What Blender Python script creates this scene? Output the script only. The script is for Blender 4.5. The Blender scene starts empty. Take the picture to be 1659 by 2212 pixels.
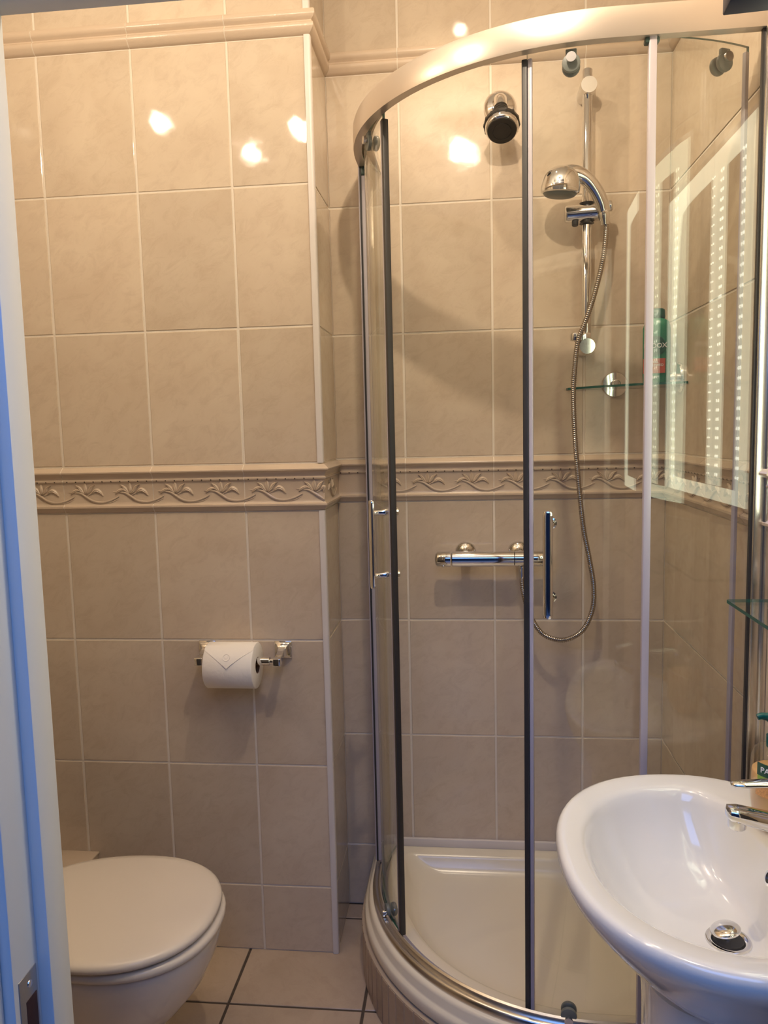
import bpy, bmesh, math, random
from mathutils import Vector, Matrix, Euler
random.seed(7)
C = bpy.context.scene.collection
PI = math.pi
sin, cos, rad = math.sin, math.cos, math.radians
scene = bpy.context.scene

# ------------------------------------------------------------------ camera
EYE = Vector((0, 0, 1.4625))
PITCH, ROLL, YAW, FPX = 0.1065, -0.0236, 0.1052, 1648.68
fwd = Vector((-sin(YAW), cos(YAW), 0)); rgt = Vector((cos(YAW), sin(YAW), 0)); up = Vector((0, 0, 1))
f2 = fwd * cos(PITCH) - up * sin(PITCH); u2 = up * cos(PITCH) + fwd * sin(PITCH)
r3 = rgt * cos(ROLL) + u2 * sin(ROLL); u3 = u2 * cos(ROLL) - rgt * sin(ROLL)
cd = bpy.data.cameras.new('camera'); cam = bpy.data.objects.new('camera', cd); C.objects.link(cam)
M = Matrix((r3, u3, -f2)).transposed().to_4x4(); M.translation = EYE
cam.matrix_world = M
cd.sensor_fit = 'VERTICAL'; cd.sensor_height = 36.0; cd.lens = 36.0 * FPX / 2212.0; cd.clip_start = 0.02
scene.camera = cam

# ------------------------------------------------------------------ colour management, world
scene.view_settings.view_transform = 'Standard'; scene.view_settings.look = 'None'
scene.view_settings.gamma = 1.0; scene.view_settings.use_curve_mapping = False
scene.view_settings.exposure = -0.07
scene.cycles.max_bounces = 14; scene.cycles.transparent_max_bounces = 24
scene.cycles.glossy_bounces = 6; scene.cycles.sample_clamp_indirect = 6.0
scene.cycles.caustics_reflective = True; scene.cycles.caustics_refractive = False
w = bpy.data.worlds.new('daylight'); scene.world = w; w.use_nodes = True
bg = w.node_tree.nodes['Background']; bg.inputs[0].default_value = (0.22, 0.42, 1.0, 1); bg.inputs[1].default_value = 0.3

# ------------------------------------------------------------------ lights of the room
def point(name, loc, power, col, r=0.03):
    l = bpy.data.lights.new(name, 'POINT'); l.energy = power; l.color = col; l.shadow_soft_size = r
    o = bpy.data.objects.new(name, l); o.location = loc; C.objects.link(o); return o
WARM = (1.0, 0.82, 0.61)
LAMPS = [(-1.02, 1.30, 2.53), (-0.79, 0.98, 2.53), (-0.56, 1.16, 2.53), (0.005, 1.86, 2.71), (0.01, 1.03, 2.63)]
POW = [5.6, 4.3, 5.6, 12.0, 28.0]
for p, e in zip(LAMPS, POW):
    o = point('ceiling_lamp_light', p, e, WARM, 0.014)
    if p[2] > 2.7:      # recessed downlight
        o.data.type = 'SPOT'; o.data.spot_size = rad(140); o.data.spot_blend = 1.0
al = bpy.data.lights.new('hall_daylight_fill', 'AREA'); al.shape = 'RECTANGLE'; al.size = 1.6; al.size_y = 1.4  # area light added under the hall ceiling to stand for unseen blue daylight
al.energy = 34; al.color = (0.16, 0.37, 1.0)
ao = bpy.data.objects.new('hall_daylight_fill', al); ao.rotation_euler = (rad(14), 0, 0); ao.location = (-0.2, -0.75, 2.55); C.objects.link(ao)

# ------------------------------------------------------------------ room numbers (metres)
XR, YB, YX, XE, XL = 0.5645, 2.2099, 1.9802, -0.3693, -1.27
TW = 0.2525
ZR = [0.0, 0.1964, 0.5498, 0.9032, 1.2566]          # tile rows below the border
ZB = 1.382                                           # border top
ZR2 = [1.382, 1.7354, 2.0888, 2.4420]
ZM = 2.500                                           # moulding top
ZC = 2.75
YD0, YD1 = 0.718, 0.805                              # door wall
CX, CY = 0.275, 2.024                                # centre of the quadrant

# ------------------------------------------------------------------ materials
def new_mat(name):
    m = bpy.data.materials.new(name); m.use_nodes = True
    nt = m.node_tree; return m, nt, nt.nodes['Principled BSDF']
def mat(name, col, rough=0.5, metal=0.0, coat=0.0, bump=0.0, bscale=60.0, var=0.0, vscale=20.0, emit=None, estr=0.0, sss=0.0, ior=1.5):
    m, nt, b = new_mat(name)
    b.inputs['Base Color'].default_value = (*col, 1); b.inputs['Roughness'].default_value = rough
    b.inputs['Metallic'].default_value = metal; b.inputs['IOR'].default_value = ior
    if coat: b.inputs['Coat Weight'].default_value = coat; b.inputs['Coat Roughness'].default_value = 0.03
    if emit: b.inputs['Emission Color'].default_value = (*emit, 1); b.inputs['Emission Strength'].default_value = estr
    if sss: b.inputs['Subsurface Weight'].default_value = sss; b.inputs['Subsurface Scale'].default_value = 0.01
    tc = nt.nodes.new('ShaderNodeTexCoord')
    if bump:
        n = nt.nodes.new('ShaderNodeTexNoise'); n.inputs['Scale'].default_value = bscale; n.inputs['Detail'].default_value = 4
        bp = nt.nodes.new('ShaderNodeBump'); bp.inputs['Strength'].default_value = bump; bp.inputs['Distance'].default_value = 0.002
        nt.links.new(tc.outputs['Object'], n.inputs['Vector']); nt.links.new(n.outputs[0], bp.inputs['Height'])
        nt.links.new(bp.outputs[0], b.inputs['Normal'])
    if var:
        n = nt.nodes.new('ShaderNodeTexNoise'); n.inputs['Scale'].default_value = vscale; n.inputs['Detail'].default_value = 5
        mx = nt.nodes.new('ShaderNodeMix'); mx.data_type = 'RGBA'
        mx.inputs[6].default_value = (*[c * (1 - var) for c in col], 1); mx.inputs[7].default_value = (*[min(1, c * (1 + var)) for c in col], 1)
        nt.links.new(tc.outputs['Object'], n.inputs['Vector']); nt.links.new(n.outputs[0], mx.inputs[0])
        nt.links.new(mx.outputs[2], b.inputs['Base Color'])
    return m

def tile_mat(name, c1, c2, c3, rough, bump, wav):
    """glazed ceramic: cloudy mottling, thin veins, every tile a little different (attribute 'tile')"""
    m, nt, b = new_mat(name); N, L = nt.nodes.new, nt.links.new
    tc = N('ShaderNodeTexCoord'); at = N('ShaderNodeAttribute'); at.attribute_name = 'tile'
    off = N('ShaderNodeVectorMath'); off.operation = 'MULTIPLY_ADD'
    off.inputs[1].default_value = (7.3, 9.1, 5.7)
    L(at.outputs['Vector'], off.inputs[0]); L(tc.outputs['Object'], off.inputs[2])
    def noise(s, d, dist=0.0, r=0.55):
        n = N('ShaderNodeTexNoise'); n.inputs['Scale'].default_value = s; n.inputs['Detail'].default_value = d
        n.inputs['Distortion'].default_value = dist; n.inputs['Roughness'].default_value = r
        L(off.outputs[0], n.inputs['Vector']); return n
    mp = N('ShaderNodeMapping'); mp.vector_type = 'TEXTURE'; mp.inputs['Rotation'].default_value = (rad(50), rad(52), rad(15)); mp.inputs['Scale'].default_value = (0.75, 1.0, 1.7)
    L(off.outputs[0], mp.inputs[0])
    a = noise(6, 5, 0.3, 0.6); v = noise(24, 10, 0.7, 0.74); g = noise(220, 3, 0, 0.7); L(mp.outputs[0], v.inputs['Vector'])
    cr = N('ShaderNodeValToRGB'); cr.color_ramp.elements[0].position = 0.30; cr.color_ramp.elements[0].color = (*c2, 1)
    cr.color_ramp.elements[1].position = 0.68; cr.color_ramp.elements[1].color = (*c1, 1)
    L(a.outputs[0], cr.inputs[0])
    vr = N('ShaderNodeValToRGB'); e = vr.color_ramp.elements; e[0].position = 0.34; e[0].color = (.36, .36, .36, 1); e[1].position = 0.53; e[1].color = (0, 0, 0, 1)
    L(v.outputs[0], vr.inputs[0])
    mx = N('ShaderNodeMix'); mx.data_type = 'RGBA'; mx.inputs[7].default_value = (*c3, 1)
    L(vr.outputs[0], mx.inputs[0]); L(cr.outputs[0], mx.inputs[6])
    hs = N('ShaderNodeMix'); hs.data_type = 'RGBA'; hs.blend_type = 'MULTIPLY'; hs.inputs[0].default_value = 1
    mr = N('ShaderNodeMapRange'); mr.inputs[3].default_value = 0.93; mr.inputs[4].default_value = 1.05
    sp = N('ShaderNodeSeparateXYZ'); L(at.outputs['Vector'], sp.inputs[0]); L(sp.outputs[0], mr.inputs[0])
    L(mx.outputs[2], hs.inputs[6]); L(mr.outputs[0], hs.inputs[7]); L(hs.outputs[2], b.inputs['Base Color'])
    b.inputs['Roughness'].default_value = rough
    w1 = noise(30, 1); ad = N('ShaderNodeMath'); ad.operation = 'MULTIPLY_ADD'; ad.inputs[1].default_value = wav
    L(w1.outputs[0], ad.inputs[0]); L(v.outputs[0], ad.inputs[2])
    bp = N('ShaderNodeBump'); bp.inputs['Strength'].default_value = bump; bp.inputs['Distance'].default_value = 0.0006
    L(ad.outputs[0], bp.inputs['Height']); L(bp.outputs[0], b.inputs['Normal'])
    return m

def glass_mat(name, tint=(0.96, 0.98, 0.95), ior=1.5, rough=0.0):
    """clear pane: both faces reflect by Fresnel, the rest passes straight through"""
    m = bpy.data.materials.new(name); m.use_nodes = True; nt = m.node_tree; nt.nodes.clear(); N, L = nt.nodes.new, nt.links.new
    out = N('ShaderNodeOutputMaterial'); mix = N('ShaderNodeMixShader'); tr = N('ShaderNodeBsdfTransparent'); gl = N('ShaderNodeBsdfGlossy')
    fr = N('ShaderNodeFresnel'); ge = N('ShaderNodeNewGeometry'); mi = N('ShaderNodeMapRange')
    mi.inputs[3].default_value = ior; mi.inputs[4].default_value = 1.0 / ior
    L(ge.outputs['Backfacing'], mi.inputs[0]); L(mi.outputs[0], fr.inputs[0])
    tr.inputs[0].default_value = (*tint, 1); gl.inputs['Roughness'].default_value = rough; gl.inputs[0].default_value = (1, 1, 1, 1)
    L(fr.outputs[0], mix.inputs[0]); L(tr.outputs[0], mix.inputs[1]); L(gl.outputs[0], mix.inputs[2]); L(mix.outputs[0], out.inputs[0])
    return m

T1, T2, T3 = (0.635, 0.528, 0.402), (0.575, 0.464, 0.347), (0.45, 0.345, 0.25)
m_tile = tile_mat('beige_ceramic', T1, T2, T3, 0.055, 0.16, 1.6)
m_border = mat('beige_glazed_relief', (0.58, 0.46, 0.345), 0.22, bump=0.12, bscale=300, var=0.05)
m_grout = mat('cream_grout', (0.74, 0.66, 0.55), 0.8, bump=0.3, bscale=200)
m_floor = tile_mat('floor_ceramic', (0.50, 0.39, 0.29), (0.42, 0.32, 0.23), (0.36, 0.26, 0.18), 0.30, 0.5, 0.4)
m_fgrout = mat('dark_brown_grout', (0.075, 0.055, 0.04), 0.9, bump=0.3, bscale=200)
m_trim = mat('white_plastic_trim', (0.68, 0.62, 0.57), 0.35)
m_paint = mat('white_gloss_paint', (0.74, 0.75, 0.74), 0.32, bump=0.05, bscale=40)
m_ceil = mat('white_ceiling_paint', (0.80, 0.78, 0.74), 0.8)
m_hall = mat('dim_hall_paint', (0.085, 0.085, 0.10), 0.8)
m_dark = mat('pale_hall_carpet', (0.42, 0.42, 0.45), 0.9)
m_cer = mat('white_vitreous_china', (0.84, 0.82, 0.76), 0.12, coat=0.6)
m_pan = mat('ivory_china', (0.74, 0.66, 0.58), 0.16, coat=0.4)
m_seat = mat('ivory_seat_plastic', (0.72, 0.64, 0.55), 0.28)
m_tray = mat('ivory_acrylic', (0.76, 0.68, 0.52), 0.2)
m_chrome = mat('chrome', (0.78, 0.77, 0.76), 0.06, 1.0)
m_satin = mat('satin_silver', (0.64, 0.55, 0.46), 0.30, 0.6)
m_bright = mat('bright_silver', (0.72, 0.69, 0.65), 0.24, 1.0)
m_black = mat('black_rubber_and_holes', (0.035, 0.032, 0.03), 0.45)
m_grey = mat('grey_plastic', (0.16, 0.17, 0.15), 0.4)
m_clip = mat('dark_green_plastic', (0.05, 0.08, 0.065), 0.35)
m_seal = mat('clear_grey_seal', (0.52, 0.47, 0.50), 0.25)
m_blackp = mat('dark_brown_plastic', (0.022, 0.018, 0.014), 0.35)
m_paper = mat('toilet_paper', (0.86, 0.80, 0.72), 0.9, bump=0.35, bscale=90)
m_card = mat('brown_cardboard', (0.16, 0.08, 0.04), 0.9)
m_glass = glass_mat('shower_glass', (0.985, 0.992, 0.978))
m_edge = mat('green_glass_edge', (0.02, 0.10, 0.075), 0.15)
m_clear = glass_mat('clear_glass', (0.97, 0.985, 0.97))
m_led = mat('frosted_light_border', (0.8, 0.82, 0.75), 0.5, emit=(0.95, 1.0, 0.74), estr=3.8)
m_leddot = mat('light_diode', (1, 1, 1), 0.5, emit=(1.0, 1.0, 0.80), estr=14.0)
m_mirror = mat('mirror_silver', (0.85, 0.87, 0.86), 0.0, 1.0)
m_bulb = mat('warm_bulb', (1, 0.8, 0.6), 0.5, emit=(1.0, 0.72, 0.42), estr=25.0)
m_navy = mat('navy_enamel', (0.012, 0.016, 0.045), 0.45)
m_green = mat('green_bottle', (0.03, 0.22, 0.12), 0.25)
m_dgreen = mat('dark_green', (0.01, 0.075, 0.045), 0.3)
m_lgreen = mat('lime_green', (0.25, 0.42, 0.05), 0.4)
m_red = mat('red_label', (0.50, 0.09, 0.05), 0.4)
m_white = mat('white_print', (0.8, 0.8, 0.8), 0.5)
m_soap = mat('orange_cream_soap', (0.72, 0.45, 0.20), 0.3, sss=0.2)
m_teal = mat('teal_cap', (0.0, 0.10, 0.085), 0.3)
m_flower = mat('flower_print', (0.75, 0.36, 0.14), 0.5, var=0.5, vscale=400)
m_brass = mat('scratched_steel', (0.42, 0.40, 0.38), 0.4, 0.8, bump=0.3, bscale=120)
m_latch = mat('dark_red_brown', (0.035, 0.010, 0.010), 0.8, bump=0.4, bscale=150)
m_pgrout = mat('tan_grout', (0.42, 0.33, 0.24), 0.8)
m_riser = tile_mat('brown_mosaic', (0.42, 0.31, 0.21), (0.34, 0.24, 0.16), (0.25, 0.17, 0.11), 0.3, 0.4, 0.5)

# ------------------------------------------------------------------ mesh building
class MB:
    def __init__(s):
        s.v, s.f, s.m, s.t = [], [], [], []
        s.mi = 0; s.tv = (0.5, 0.5, 0.5)
    def add(s, vs, fs):
        b = len(s.v); s.v += [tuple(p) for p in vs]
        for f in fs: s.f.append([b + i for i in f]); s.m.append(s.mi); s.t.append(s.tv)
        return s
    def box(s, x0, x1, y0, y1, z0, z1):
        return s.add([(x, y, z) for x in (x0, x1) for y in (y0, y1) for z in (z0, z1)],
                     [(0, 1, 3, 2), (4, 6, 7, 5), (0, 4, 5, 1), (2, 3, 7, 6), (0, 2, 6, 4), (1, 5, 7, 3)])
    def obox(s, c, ax, ay, az, hx, hy, hz):
        c = Vector(c); P = [c + ax * (hx * i) + ay * (hy * j) + az * (hz * k) for i in (-1, 1) for j in (-1, 1) for k in (-1, 1)]
        return s.add(P, [(0, 1, 3, 2), (4, 6, 7, 5), (0, 4, 5, 1), (2, 3, 7, 6), (0, 2, 6, 4), (1, 5, 7, 3)])
    def loft(s, rings, cap0=True, cap1=True, close=True):
        n = len(rings[0]); vs = [p for r in rings for p in r]; fs = []
        for i in range(len(rings) - 1):
            for j in range(n if close else n - 1):
                k = (j + 1) % n
                fs.append((i * n + j, i * n + k, (i + 1) * n + k, (i + 1) * n + j))
        if cap0: fs.append(tuple(range(n))[::-1])
        if cap1: fs.append(tuple((len(rings) - 1) * n + j for j in range(n)))
        return s.add(vs, fs)
    def lathe(s, prof, origin=(0, 0, 0), axis=(0, 0, 1), n=32, cap=True, sx=1.0, ref=None):
        a = Vector(axis).normalized(); r = Vector(ref) if ref else (Vector((1, 0, 0)) if abs(a.x) < 0.9 else Vector((0, 1, 0)))
        e1 = (r - a * r.dot(a)).normalized(); e2 = a.cross(e1); o = Vector(origin)
        rings = [[o + a * h + e1 * (rr * sx * cos(2 * PI * j / n)) + e2 * (rr * sin(2 * PI * j / n)) for j in range(n)] for rr, h in prof]
        return s.loft(rings, cap, cap)
    def cyl(s, p0, p1, r, n=24, r1=None):
        p0, p1 = Vector(p0), Vector(p1); d = p1 - p0
        return s.lathe([(r, 0), (r if r1 is None else r1, d.length)], p0, d, n)
    def tube(s, pts, rs, n=12, cap=True, flat=1.0, flatdir=None):
        pts = [Vector(p) for p in pts]
        if not isinstance(rs, (list, tuple)): rs = [rs] * len(pts)
        prev = Vector(flatdir) if flatdir else Vector((0.0123, 1, 0.031)); rings = []
        for i, p in enumerate(pts):
            t = (pts[min(i + 1, len(pts) - 1)] - pts[max(i - 1, 0)]).normalized()
            e1 = prev - t * prev.dot(t)
            if e1.length < 1e-5: e1 = Vector((1, 0, 0)) - t * t.x
            e1.normalize(); e2 = t.cross(e1)
            if not flatdir: prev = e1
            rings.append([p + e1 * (rs[i] * flat * cos(2 * PI * j / n)) + e2 * (rs[i] * sin(2 * PI * j / n)) for j in range(n)])
        return s.loft(rings, cap, cap)
    def prism(s, poly, z0, z1):
        return s.loft([[(x, y, z0) for x, y in poly], [(x, y, z1) for x, y in poly]])
    def band(s, a, b, z0, z1):
        """solid between two open polylines a, b of the same length"""
        rings = [[(p[0], p[1], z0), (q[0], q[1], z0), (q[0], q[1], z1), (p[0], p[1], z1)] for p, q in zip(a, b)]
        return s.loft(rings)
    def build(s, name, mats, parent=None, smooth=40, bevel=0.0, seg=2, sub=0, tile=False, loc=None):
        me = bpy.data.meshes.new(name); me.from_pydata(s.v, [], s.f)
        mats = mats if isinstance(mats, (list, tuple)) else [mats]
        for m in mats: me.materials.append(m)
        me.polygons.foreach_set('material_index', s.m)
        if tile:
            at = me.attributes.new('tile', 'FLOAT_VECTOR', 'FACE'); at.data.foreach_set('vector', [c for t in s.t for c in t])
        bm = bmesh.new(); bm.from_mesh(me)
        bmesh.ops.recalc_face_normals(bm, faces=bm.faces)
        if bevel:
            es = [e for e in bm.edges if len(e.link_faces) == 2 and e.calc_face_angle(0) > rad(30)]
            bmesh.ops.bevel(bm, geom=es, offset=bevel, segments=seg, affect='EDGES', profile=0.5, clamp_overlap=True)
        for f in bm.faces: f.smooth = smooth > 0
        for e in bm.edges:
            if len(e.link_faces) == 2: e.smooth = e.calc_face_angle(0) < rad(smooth)
        bm.to_mesh(me); bm.free()
        o = bpy.data.objects.new(name, me); C.objects.link(o)
        if parent: o.parent = parent; o.matrix_parent_inverse = Matrix.Translation(-Vector(parent.location))
        if sub: md = o.modifiers.new('smooth', 'SUBSURF'); md.levels = sub; md.render_levels = sub
        return o
def tag(o, label, cat, group=None):
    o['label'] = label; o['category'] = cat
    if group: o['group'] = group
    return o
def thing(name, label, cat, loc, group=None):
    o = bpy.data.objects.new(name, None); o.location = loc; o.empty_display_size = 0.05; C.objects.link(o)
    return tag(o, label, cat, group)
def struct(o, label=None):
    o['kind'] = 'structure'
    if label: o['label'] = label
    return o
def catmull(P, k=8):
    P = [Vector(p) for p in P]; P = [P[0] * 2 - P[1]] + P + [P[-1] * 2 - P[-2]]; out = []
    for i in range(1, len(P) - 2):
        for j in range(k):
            t = j / k; a, b, c, d = P[i - 1:i + 3]
            out.append(0.5 * ((2 * b) + (c - a) * t + (2 * a - 5 * b + 4 * c - d) * t * t + (3 * b - 3 * c + d - a) * t ** 3))
    out.append(P[-2]); return out

# ================================================================== SETTING
G = 0.0031      # half grout gap
def tile_wall(name, to3, u0, u1, cols, rows, e0=.05, e1=.05, matl=m_tile, grout=m_grout, depth=0.0045, backing=0.06, gap=G, gd=0.0018):
    """to3(u, z, d): a point u along the wall at height z and d in front of the tile faces"""
    b = MB(); b.mi = 1
    zs0, zs1 = rows[0][0], rows[-1][1]
    q = [to3(u, z, d) for u in (u0 - e0, u1 + e1) for d in (-backing, -gd) for z in (zs0, zs1)]
    b.add(q, [(0, 1, 3, 2), (4, 6, 7, 5), (0, 4, 5, 1), (2, 3, 7, 6), (0, 2, 6, 4), (1, 5, 7, 3)])
    b.mi = 0
    us = [u0] + [c for c in cols if u0 + 0.004 < c < u1 - 0.004] + [u1]
    for za, zb in rows:
        for ua, ub in zip(us[:-1], us[1:]):
            ga = gap if ua != u0 else 0.0008; gb = gap if ub != u1 else 0.0008
            a0, a1, z0, z1 = ua + ga, ub - gb, za + gap * .8, zb - gap * .8
            e = 0.0013; k = [random.uniform(-0.0002, 0.0002) for _ in range(4)]
            b.tv = (random.random(), random.random(), random.random())
            R0 = [to3(a0, z0, -depth), to3(a1, z0, -depth), to3(a1, z1, -depth), to3(a0, z1, -depth)]
            R1 = [to3(a0, z0, -0.001), to3(a1, z0, -0.001), to3(a1, z1, -0.001), to3(a0, z1, -0.001)]
            R2 = [to3(a0 + e, z0 + e, k[0]), to3(a1 - e, z0 + e, k[1]), to3(a1 - e, z1 - e, k[2]), to3(a0 + e, z1 - e, k[3])]
            b.loft([R0, R1, R2], False, True)
    return struct(b.build(name, [matl, grout], smooth=18, tile=True))
lower = [(ZR[i], ZR[i + 1]) for i in range(4)]
upper = [(ZR2[i], ZR2[i + 1]) for i in range(3)]
rows = lower + [(ZR[4], ZB)] + upper + [(ZR2[3], ZM), (ZM, ZC)]
colsB = [-0.1667 + k * TW for k in range(-6, 6)]
colsX = [-1.0848 + k * TW for k in range(-2, 6)]
colsR = [2.098 - k * TW for k in range(0, 8)]
tile_wall('wall_back', lambda u, z, d: (u, YB - d, z), XE, XR, colsB, rows)
tile_wall('wall_boxed', lambda u, z, d: (u, YX - d, z), XL, XE, colsX, rows, e1=-.003)
tile_wall('wall_return', lambda u, z, d: (XE + d, u, z), YX, YB, [], rows, e0=-.003)
tile_wall('wall_right', lambda u, z, d: (XR - d, u, z), YD1, YB, colsR, rows)
tile_wall('wall_left', lambda u, z, d: (XL + d, u, z), YD1, YX, colsR, rows)
b = MB().box(XL - .06, XR + .06, YD1 - .06, YB + .06, ZC, ZC + .05); struct(b.build('ceiling', m_ceil))
# floor
fx = [-1.3245, -0.9730, -0.6215, -0.2700, 0.0815, 0.4330]; fy = [0.360, 0.713, 1.066, 1.419, 1.772, 2.137]
def floor_tiles():
    b = MB(); b.mi = 1; b.box(XL - .05, XR + .05, YD1 - .09, YB + .05, -0.05, -0.0022); b.mi = 0
    xs = [XL] + [x for x in fx if x > XL] + [XR]; ys = [YD1 - .09] + [y for y in fy if y > YD1] + [YB]
    for i in range(len(xs) - 1):
        for j in range(len(ys) - 1):
            x0, x1, y0, y1 = xs[i] + .0038, xs[i + 1] - .0038, ys[j] + .0034, ys[j + 1] - .0034
            if x1 - x0 < .01: continue
            b.tv = (random.random(), random.random(), random.random()); e = .0012
            R = lambda e, z: [(x0 + e, y0 + e, z), (x1 - e, y0 + e, z), (x1 - e, y1 - e, z), (x0 + e, y1 - e, z)]
            b.loft([R(0, -.01), R(0, -.0012), R(e, 0)], False, True)
    return struct(b.build('floor', [m_floor, m_fgrout], smooth=18, tile=True))
floor_tiles()

# ---- relief border and rail moulding -------------------------------------------------
# profile: (height from bottom, projection)
HB = ZB - ZR[4]
BP = [(0.0, -.002), (0.002, .0035), (0.010, .0085), (0.0145, .0125), (0.019, .0125), (0.0205, .009), (0.024, .0058), (0.030, .0050),
      (0.080, .0050), (0.0825, .0062), (0.0850, .0100), (0.0885, .0105), (0.0905, .0072), (0.094, .0066), (0.101, .0092), (0.106, .0140),
      (0.1075, .0185), (0.111, .0192), (0.114, .0168), (0.1215, .0070), (0.1235, .0035), (0.1235, -.002)]
MP = [(0.0, -.002), (0.0015, .0035), (0.006, .0075), (0.012, .0125), (0.018, .0150), (0.0235, .0148), (0.027, .0118), (0.0285, .0100), (0.031, .0100),
      (0.0325, .0112), (0.036, .0158), (0.042, .0192), (0.049, .0196), (0.054, .0172), (0.0565, .0120), (0.0575, .004), (0.0575, -.002)]
def motif(b, to3, uc, z0, s=1.0, mirror=1, umax=1e9, umin=-1e9):
    """lily with two side leaves over a crossing stem; uc centre along the wall"""
    base = 0.0050
    def P(u, h, d): return Vector(to3(max(umin, min(umax, uc + mirror * (u - .030))), z0 + h, base + d))
    n3 = Vector(to3(0, 0, 1)) - Vector(to3(0, 0, 0))
    def tub(pts, rs, fl=0.55):
        pts = catmull([P(*p) for p in pts], 3); m = len(pts); k = len(rs) - 1
        rr = []
        for i in range(m):
            t = i / (m - 1) * k; j = min(int(t), k - 1); rr.append(rs[j] + (rs[j + 1] - rs[j]) * (t - j))
        b.tube(pts, rr, 6, True, fl, n3)
    def leaf(pts, wd):
        c = catmull([P(*p) for p in pts], 4); m = len(c); rings = []
        for i, p in enumerate(c):
            t = (c[min(i + 1, m - 1)] - c[max(i - 1, 0)]).normalized(); sd = t.cross(n3).normalized()
            w_ = wd * (0.12 + sin(PI * min(1, (i / (m - 1)) ** .8))) ; w_ = max(w_, .0004)
            rings.append([p - sd * w_ - n3 * .001, p - sd * w_ * .8 + n3 * .0014, p - sd * w_ * .25 + n3 * .0032, p + n3 * .0018, p + sd * w_ * .35 + n3 * .0034,
                          p + sd * w_ * .85 + n3 * .0014, p + sd * w_ - n3 * .001])
        b.loft(rings, True, True)
    # stem: from lower left of the flower down to the right and on to the next
    tub([(-.018, .0575, .0005), (.012, .056, .002), (.030, .047, .0035), (.050, .034, .0030), (.075, .0295, .002), (.100, .0345, .002), (.124, .0455, .0015)],
        [.0014, .0026, .0032, .0034, .0032, .0028, .0018])
    tub([(.030, .040, .0005), (.048, .0295, .001), (.070, .0255, .001), (.100, .0290, .001), (.122, .038, .0005)], [.0006, .0016, .0018, .0016, .0006])
    tub([(.033, .047, .001), (.046, .0535, .0015), (.060, .0560, .001)], [.0010, .0016, .0014])
    leaf([(-.012, .0505, 0), (-.003, .0590, .001), (.010, .0630, .0015), (.021, .0580, .001)], .0042)
    leaf([(.047, .0540, .0005), (.060, .0620, .0015), (.071, .0580, .0015), (.080, .0470, 0)], .0056)
    leaf([(.028, .0520, .0005), (.020, .0600, .001), (.014, .0690, .0018), (.004, .0765, .001)], .0050)
    leaf([(.032, .0520, .0005), (.041, .0610, .001), (.047, .0700, .0018), (.058, .0770, .001)], .0050)
    leaf([(.030, .0530, .0010), (.0305, .0620, .002), (.030, .0720, .002), (.030, .0805, .0005)], .0052)
    # centre petal outline
    for sg in (-1, 1):
        tub([(.030, .053, .0015), (.030 + sg * .0048, .0640, .0025), (.030 + sg * .0046, .0735, .0025), (.030, .0810, .0015)], [.0006, .0010, .0010, .0006])
def moulding(name, to3, u0, u1, cols, prof, z0, m0=0, m1=0, flowers=False, phase=0.0, mirror=1, label=None):
    """m0/m1: +1 outside mitre, -1 inside mitre, 0 square"""
    b = MB(); us = [u0] + [c for c in cols if u0 + .006 < c < u1 - .006] + [u1]
    for ua, ub in zip(us[:-1], us[1:]):
        b.mi = 0
        ga = 0.0014 if ua != u0 else 0; gb = 0.0014 if ub != u1 else 0
        A = [to3(ua + ga - (m0 * max(d, 0) if ua == u0 else 0), z0 + h, d) for h, d in prof]
        B = [to3(ub - gb + (m1 * max(d, 0) if ub == u1 else 0), z0 + h, d) for h, d in prof]
        b.loft([A, B])
        if ub != u1:
            b.mi = 1; A = [to3(ub - gb - .0006, z0 + h, d - .0012) for h, d in prof]; B = [to3(ub + gb + .0006, z0 + h, d - .0012) for h, d in prof]
            b.loft([A, B]); b.mi = 0
        if flowers:
            k = 0
            n = 10; x = ua
            while x < ub - .004:                                       # bead row dimples: raised dark studs, their shade put in the colour
                x += .0125
                if x < ub - .006:
                    b.mi = 2; p = Vector(to3(x, z0 + .0855, .0102)); b.lathe([(.0024, -.002), (.0020, .0002), (.0004, .0004)], p, Vector(to3(0, 0, 1)) - Vector(to3(0, 0, 0)), 6); b.mi = 0
                x += .0125
    if flowers:
        x = cols[0] + phase
        while x < u1 + .02:
            if x - .045 > u0 and x + .055 < u1 + .035: motif(b, to3, x, z0, 1, mirror, u1 + .003 * m1, u0 + .002)
            x += TW / 2
    o = b.build(name, [m_border, m_grout, m_fgrout], smooth=35)
    return struct(o, label)
fB = lambda u, z, d: (u, YB - d, z)
fX = lambda u, z, d: (u, YX - d, z)
fS = lambda u, z, d: (XE + d, u, z)
fR = lambda u, z, d: (XR - d, u, z)
fL = lambda u, z, d: (XL + d, u, z)
moulding('trim_1', fX, XL, XE, colsX, BP, ZR[4], 0, 1, True, .062, label='beige lily relief border across the boxed wall by the toilet')
moulding('trim_2', fS, YX, YB, [YX - .3], BP, ZR[4], 1, -1, False, label='beige relief border piece on the side of the boxed wall')
moulding('trim_3', fB, XE, XR, colsB, BP, ZR[4], -1, -1, True, .062, label='beige lily relief border on the back wall behind the shower')
moulding('trim_4', fR, 1.446, YB, colsR[::-1], BP, ZR[4], 0, -1, True, .062, label='beige lily relief border on the right wall')
moulding('trim_5', fX, XL, XE, colsX, MP, ZR2[3], 0, 1, label='beige double-roll moulding high on the boxed wall')
moulding('trim_6', fS, YX, YB, [], MP, ZR2[3], 1, -1, label='beige double-roll moulding on the side of the boxed wall')
moulding('trim_7', fB, XE, XR, colsB, MP, ZR2[3], -1, -1, label='beige double-roll moulding high on the back wall')
moulding('trim_8', fR, YD1, YB, colsR[::-1], MP, ZR2[3], 0, -1, label='beige double-roll moulding high on the right wall')
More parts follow.
